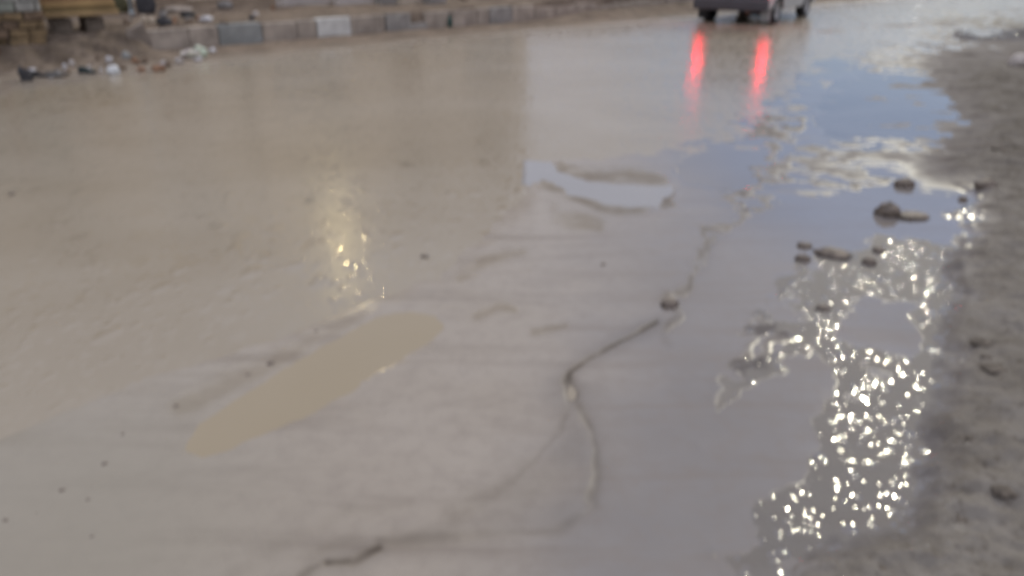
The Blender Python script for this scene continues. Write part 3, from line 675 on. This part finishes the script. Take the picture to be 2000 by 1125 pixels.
# pole and dark sack beside it
pp = G(258, 27, KH)
t = empty('metal_pole', pp); tag(t, 'bluish white painted metal pole on the verge', 'pole')
bm = bmesh.new(); cyl(bm, (0, 0, -.1), (0, 0, 2.6), .036, n=16); obj('shaft', bm, M_pole, t, True)
bm = bmesh.new(); cyl(bm, (0, 0, 0), (0, 0, .05), .06, .05, n=16); obj('collar', bm, M_pole, t, True)
lump('sack', 'tall dark grey sack standing right of the pale pole', 'sack', 288, 30, 38, 62, M_ddark, z=KH - .02, crumple=.2)
lump('sack', 'dull olive sack standing left of the pale pole', 'sack', 235, 28, 36, 46, mat('olive_cloth', (.10, .095, .05), .9, .3, 5), z=KH - .02, crumple=.2)

# ------------------------------------------------------------------ clods and pebbles
CG = 'mud clods in the shallow water near the right bank'
for px, py, wp, hp, lb in [
    (1766, 364, 36, 20, 'rounded dark mud clod at the upper rim of the right pool'),
    (1734, 420, 46, 34, 'large pointed mud clod standing in the right pool'),
    (1782, 424, 56, 13, 'long flat mud clod right beside the large pointed one'),
    (1626, 499, 64, 17, 'long dark straight mud clod lying like a brick in the right pool'),
    (1571, 482, 28, 12, 'small mud clod left above the brick shaped one'),
    (1568, 508, 30, 16, 'reddish mud clod left of the brick shaped one'),
    (1716, 492, 24, 14, 'small clod right of the brick shaped one'),
    (1698, 516, 26, 18, 'grey clod below right of the brick shaped one'),
    (1922, 368, 38, 24, 'dark clod on the right bank, beside the pool'),
    (1880, 392, 16, 12, 'tiny dark clod where the pool meets the bank'),
    (1308, 598, 36, 18, 'brown clod in the middle of the road by the crease'),
    (1608, 604, 30, 12, 'low clod among the glitter left of the smooth patch')]:
    lump('mud_clod', lb, 'clod', px, py, wp, hp, M_clod, crumple=.35, group=CG, flat=False, z=max(0, zground(px, py) - .006))
BG = 'clods on the drier right bank'
BL = ['upper one of a close pair of clods on the right bank, halfway up the photo', 'lower and broader one of a close pair of clods on the right bank', 'flat clod at the right photo edge on the far part of the bank', 'flat clod left of the one at the right photo edge on the far bank', 'tiny clod just below the flat ones on the far bank', 'small clod between the close pair on the right bank', "low wide clod at the right photo edge level with the glitter's upper end", 'wide low clod on the right bank beside the brightest glitter', 'wide low clod near the right photo edge below the brightest glitter', 'low clod on the bank right of the lower end of the glitter', 'broadest low clod at the bottom edge of the photo on the bank']
for bi, (px, py, wp, hp) in enumerate([(1914, 672, 40, 20), (1938, 722, 52, 20), (1990, 288, 26, 10), (1950, 292, 30, 10), (1962, 300, 16, 8), (1925, 700, 22, 14), (1975, 540, 34, 12), (1900, 860, 44, 16), (1960, 960, 50, 18), (1870, 1010, 40, 14), (1720, 1110, 56, 16)]):
    lump('bank_clod', BL[bi], 'clod', px, py, wp, hp * .7, mat('bank_clod_mud', (.115, .095, .075), .8, .4, 18, .008, 40) if px == 1914 else bpy.data.materials['bank_clod_mud'], crumple=.4, group=BG, flat=False, z=max(0, zground(px, py) - .008))
for px, py, wp, lb in [(345, 795, 13, 'dark pebble left above the tan rut puddle'), (485, 734, 12, 'dark pebble midway along the upper side of the tan rut puddle'), (530, 712, 16, 'largest dark pebble above the tan rut puddle'),
                   (618, 648, 10, 'small pebble above the far end of the tan rut puddle'), (122, 960, 14, 'brown pebble near the lower left corner, uppermost'), (172, 978, 12, 'grey pebble right below the brown one at lower left'),
                   (180, 1050, 12, 'pebble lowest at the lower left'), (12, 1018, 14, 'brown pebble at the left photo edge'), (72, 1004, 10, 'tiny pebble between the brown ones at lower left'),
                   (205, 908, 14, 'flat brown pebble left below the rut puddle'), (24, 381, 14, 'dark pebble poking from the flood water at the left edge'), (830, 503, 18, 'reddish pebble in the flood water by the mud edge'),
                   (1178, 518, 12, 'dark pebble alone in the smooth mud at centre'), (240, 850, 11, 'faint pebble left of the rut puddle'), (1420, 806, 8, 'tiny pebble in the smooth wet mud at right')]:
    lump('pebble', lb, 'pebble', px, py, wp, wp * .35, M_clod, crumple=.3, flat=False, sub=2, z=max(-.004, zground(px, py) - .004), group='pebbles scattered in the mud')

# ------------------------------------------------------------------ car
def car():
    dark = mat('shaded_plum_paint', (.060, .055, .066), .5, .1, 3, coat=.4); pale = mat('silver_grey_paint', (.40, .41, .41), .35, .08, 3, coat=.5)
    rr = G(1508, 45); lr = G(1382, 37)
    tr = (rr - lr).length
    fwd = Vector((math.sin(R(35)), math.cos(R(35)), 0)); right = Vector((fwd.y, -fwd.x, 0))
    Wd = 1.58; wb = 2.12; r = .29
    mid = rr - right * (Wd / 2 - .1); mid.z = -.025
    t = empty('parked_car', mid, math.atan2(fwd.y, fwd.x))     # local +x ahead, +y left; origin between rear wheels
    tag(t, 'small grey car with shade-darkened plum rear and lit red tail lights stopped in the flooded road', 'car')
    hw = Wd / 2
    out_ = [(-.62, .34), (-.64, .62), (-.60, .92), (-.40, .98), (2.1, .98), (2.65, .80), (2.70, .60), (2.68, .30), (2.12 + .36, .28)]
    for k in range(1, 9): a = math.pi * k / 9; out_.append((2.12 + .36 * math.cos(a), .29 + .34 * math.sin(a)))
    out_ += [(2.12 - .36, .26), (.36, .26)]
    for k in range(1, 9): a = math.pi * k / 9; out_.append((.36 * math.cos(a), .29 + .34 * math.sin(a)))
    out_ += [(-.36, .30)]
    bm = bmesh.new()
    A = [bm.verts.new((x, hw - (.05 if z > .9 else .02 if z < .36 else 0), z)) for x, z in out_]
    B = [bm.verts.new((x, -hw + (.05 if z > .9 else .02 if z < .36 else 0), z)) for x, z in out_]
    bm.faces.new(A); bm.faces.new(B[::-1]); n = len(out_)
    for i in range(n): bm.faces.new((A[i], A[(i + 1) % n], B[(i + 1) % n], B[i]))
    bmesh.ops.bevel(bm, geom=[e for e in bm.edges if abs(e.verts[0].co.y - e.verts[1].co.y) < .08], offset=.025, segments=2, affect='EDGES')
    obj('body', bm, pale, t)
    # cabin
    bm = bmesh.new(); hb, ht = hw - .08, hw - .22
    lo = [(-.55, .97), (2.05, .97)]; hi = [(-.30, 1.44), (1.25, 1.46)]
    vv = [bm.verts.new(c) for c in ((-.55, hb, .97), (2.05, hb, .97), (2.05, -hb, .97), (-.55, -hb, .97), (-.34, ht, 1.43), (1.3, ht, 1.45), (1.3, -ht, 1.45), (-.34, -ht, 1.43))]
    for f in ((0, 1, 5, 4), (1, 2, 6, 5), (2, 3, 7, 6), (3, 0, 4, 7), (4, 5, 6, 7)): bm.faces.new([vv[k] for k in f])
    bmesh.ops.bevel(bm, geom=list(bm.edges), offset=.04, segments=3, affect='EDGES'); obj('roof', bm, pale, t, True)
    def quad(nm, pts, m, th=.012):
        bm = bmesh.new(); P4 = [Vector(p) for p in pts]; nn = (P4[1] - P4[0]).cross(P4[3] - P4[0]).normalized()
        a = [bm.verts.new(p + nn * .006) for p in P4]; b = [bm.verts.new(p + nn * th * 1.5) for p in P4]
        bm.faces.new(a[::-1]); bm.faces.new(b)
        for i in range(4): bm.faces.new((a[i], a[(i + 1) % 4], b[(i + 1) % 4], b[i]))
        return obj(nm, bm, m, t)
    def lerp3(a, b, k): return tuple(a[i] + (b[i] - a[i]) * k for i in range(3))
    def pane(nm, c00, c10, c11, c01, m=M_glass):
        quad(nm, (c00, c10, c11, c01), m)
    e = .012
    pane('rear_window', (-.50, hb - .12, 1.06), (-.50, -hb + .12, 1.06), (-.372, -ht + .06, 1.36), (-.372, ht - .06, 1.36))
    pane('windscreen', (1.93, -hb + .12, 1.05), (1.93, hb - .12, 1.05), (1.42, ht - .06, 1.38), (1.42, -ht + .06, 1.38))
    for sgn in (1, -1):
        for x0, x1, x2, x3 in ((-.38, .62, .62, -.24), (.70, 1.78, 1.26, .70)):
            p = [(x0, sgn * (hb - .012), 1.04), (x1, sgn * (hb - .012), 1.04), (x2, sgn * (ht + .03), 1.36), (x3, sgn * (ht + .03), 1.36)]
            quad('side_window', p if sgn < 0 else p[::-1], M_glass, .016)
    # tailgate panel and bumper, plum colour darkened to hold the rear's shade
    bm = bmesh.new(); box(bm, (-.645, 0, .73), (.05, Wd - .10, .46), .02); obj('tailgate', bm, dark, t)
    bm = bmesh.new(); box(bm, (-.655, 0, .40), (.17, Wd - .02, .24), .045); rb = obj('rear_bumper', bm, dark, t)
    bm = bmesh.new(); box(bm, (2.70, 0, .40), (.16, Wd - .04, .26), .05); obj('front_bumper', bm, pale, t)
    bm = bmesh.new(); box(bm, (-.678, 0, .60), (.012, .50, .11), .004); obj('number_plate', bm, M_palew, t)
    red = mat('lit_tail_lamp', (.6, .02, .02), .3, .05, 5, emit=(1.0, .008, .025), es=36)
    for sgn in (1, -1):
        bm = bmesh.new(); box(bm, (-.665, sgn * (hw - .10) - .09, .75), (.06, .15, .17), .02); tl = obj('tail_light', bm, red, t)
        bm = bmesh.new(); box(bm, (-.676, sgn * (hw - .10) - .09, .60), (.04, .17, .035), .008); obj('trim', bm, M_dark, tl)
        bm = bmesh.new(); box(bm, (1.75, sgn * (hw + .06), 1.02), (.10, .16, .12), .03); obj('wing_mirror', bm, pale, t)
        bm = bmesh.new(); box(bm, (2.67, sgn * (hw - .2), .68), (.10, .28, .14), .03); obj('headlight', bm, M_glass, t)
        bm = bmesh.new(); box(bm, (-.30 - .12, sgn * (hw - .12), .20), (.012, .20, .22), .003); obj('mudflap', bm, pale if sgn < 0 else M_dark, t)
        for x0 in (.66, 1.62):
            bm = bmesh.new(); box(bm, (x0 - .5, sgn * (hw + .008), .86), (.14, .03, .025), .008); obj('door_handle', bm, M_dark, t)
    for x in (0, wb):
        for sgn in (1, -1):
            M4 = Matrix.Translation((x, sgn * (hw - .11), r)) @ Matrix.Rotation(math.pi / 2 * -sgn, 4, 'X')
            bm = bmesh.new(); lathe(bm, [(.18, -.085), (r - .03, -.09), (r, -.06), (r, .06), (r - .03, .09), (.18, .085)], 36, M4); wt = obj('wheel', bm, M_dark, t, True)
            bm = bmesh.new(); lathe(bm, [(.001, .055), (.05, .06), (.06, .045), (.15, .05), (.17, .08), (.185, .086)], 30, M4); obj('rim', bm, M_steel, wt, True)
    bm = bmesh.new(); box(bm, (1.15, 0, .36), (3.3, Wd - .45, .20), .03); cyl(bm, (0, -.62, .3), (0, .62, .3), .045); obj('underbody', bm, M_dark, t)
    bm = bmesh.new(); cyl(bm, (-.72, -.38, .26), (-.3, -.38, .27), .03, n=14); obj('exhaust', bm, M_rust, t, True)
    bm = bmesh.new(); cyl(bm, (-.30, -.10, .25), (-.30, -.62, .25), .07, n=16); obj('silencer', bm, M_dark, t, True)
car()

# ------------------------------------------------------------------ building row whose reflection lies on the flood
T0 = 6.0
sE = s_at(1030, T0, 0)
eP = K(sE, T0, 0); D = math.hypot(eP.x, eP.y)
BH = D * math.tan(R(17.2)) - CH
def building(s1, ln, h, m, label, shut):
    t = empty('house', K(s1, T0, KH - .04), KRZ); tag(t, label, 'house', 'row of low houses behind the verge')
    bm = bmesh.new(); box(bm, (-ln / 2, 3.5, h / 2 - .1), (ln - .02, 7, h + .2)); wl = obj('wall', bm, m, t)
    bm = bmesh.new(); box(bm, (-ln / 2, 3.5, h + .06), (ln + .1, 7.3, .16), .02); obj('roof', bm, M_concrete, t)
    n = int(ln // 3); st = ln / n
    for k in range(n):
        cx = -ln + st * (k + .5)
        if k % 2 == shut:
            bm = bmesh.new(); box(bm, (cx, -.02, 1.1), (1.9, .06, 2.2), .01)
            for q in range(14): box(bm, (cx, -.056, .12 + q * .155), (1.8, .02, .09), .004)
            obj('shutter', bm, M_shutter, t)
        else:
            bm = bmesh.new(); box(bm, (cx, -.02, 1.05), (.95, .06, 2.1), .01); dr = obj('door', bm, M_door, t)
            bm = bmesh.new(); cyl(bm, (cx + .36, -.09, 1.0), (cx + .36, -.09, 1.14), .014, n=10); obj('handle', bm, M_steel, dr)
        if h > 5:
            bm = bmesh.new(); box(bm, (cx, -.02, 4.3), (1.25, .06, 1.2), .01); fr = obj('window', bm, M_palew, t)
            bm = bmesh.new(); box(bm, (cx - .29, -.056, 4.3), (.5, .02, 1.04)); box(bm, (cx + .29, -.056, 4.3), (.5, .02, 1.04)); obj('pane', bm, M_glass, fr)
building(sE, 9.0, BH, M_render, 'two storey tan house at the right end of the row', 0)
building(sE - 9.2, 9.0, BH - .3, M_render2, 'two storey ochre house in the middle of the row', 1)
building(sE - 18.4, 9.0, BH + .1, M_render, 'two storey tan house at the left end of the row', 0)

# ------------------------------------------------------------------ lamps whose reflections the photo shows
def lamp(px, py, dist, m, rad, label, arm):
    d = ray(px, py); el = math.atan2(-d.z, math.hypot(d.x, d.y)); az = math.atan2(d.x, d.y)
    H = dist * math.tan(el) - CH
    head = Vector((math.sin(az) * dist, math.cos(az) * dist, H))
    base = head + Vector(arm); base.z = 0.0
    t = empty('street_lamp', base); tag(t, label, 'street lamp')
    h = head - base
    bm = bmesh.new(); cyl(bm, (0, 0, -.1), (0, 0, H + .25), .07, .045, n=14); cyl(bm, (0, 0, 0), (0, 0, .3), .12, n=14); obj('pole', bm, M_steel, t, True)
    if Vector((h.x, h.y)).length > .05:
        bm = bmesh.new(); cyl(bm, (0, 0, H + .2), (h.x, h.y, H + .14), .025, n=10); obj('arm', bm, M_steel, t, True)
    bm = bmesh.new(); lathe(bm, [(.001, H + .18), (.06, H + .17), (.16, H + .05), (.17, H + .03), (.15, H + .05), (.001, H + .15)], 20, Matrix.Translation((h.x, h.y, 0))); hd = obj('lamp_head', bm, M_steel, t, True)
    bm = bmesh.new(); bmesh.ops.create_uvsphere(bm, u_segments=16, v_segments=10, radius=rad, matrix=Matrix.Translation((h.x, h.y, H))); obj('bulb', bm, m, hd, True)
dl = math.hypot(*G(668, 0)[:2])
lamp(668, 490, 19.5, M_warm, .07, 'street lamp with a lit warm yellow bulb standing before the houses', (0, .55, 0))
lamp(1790, 29, 75, M_cool, .09, 'distant street lamp with a lit white bulb beyond the road', (2.0, .5, 0))
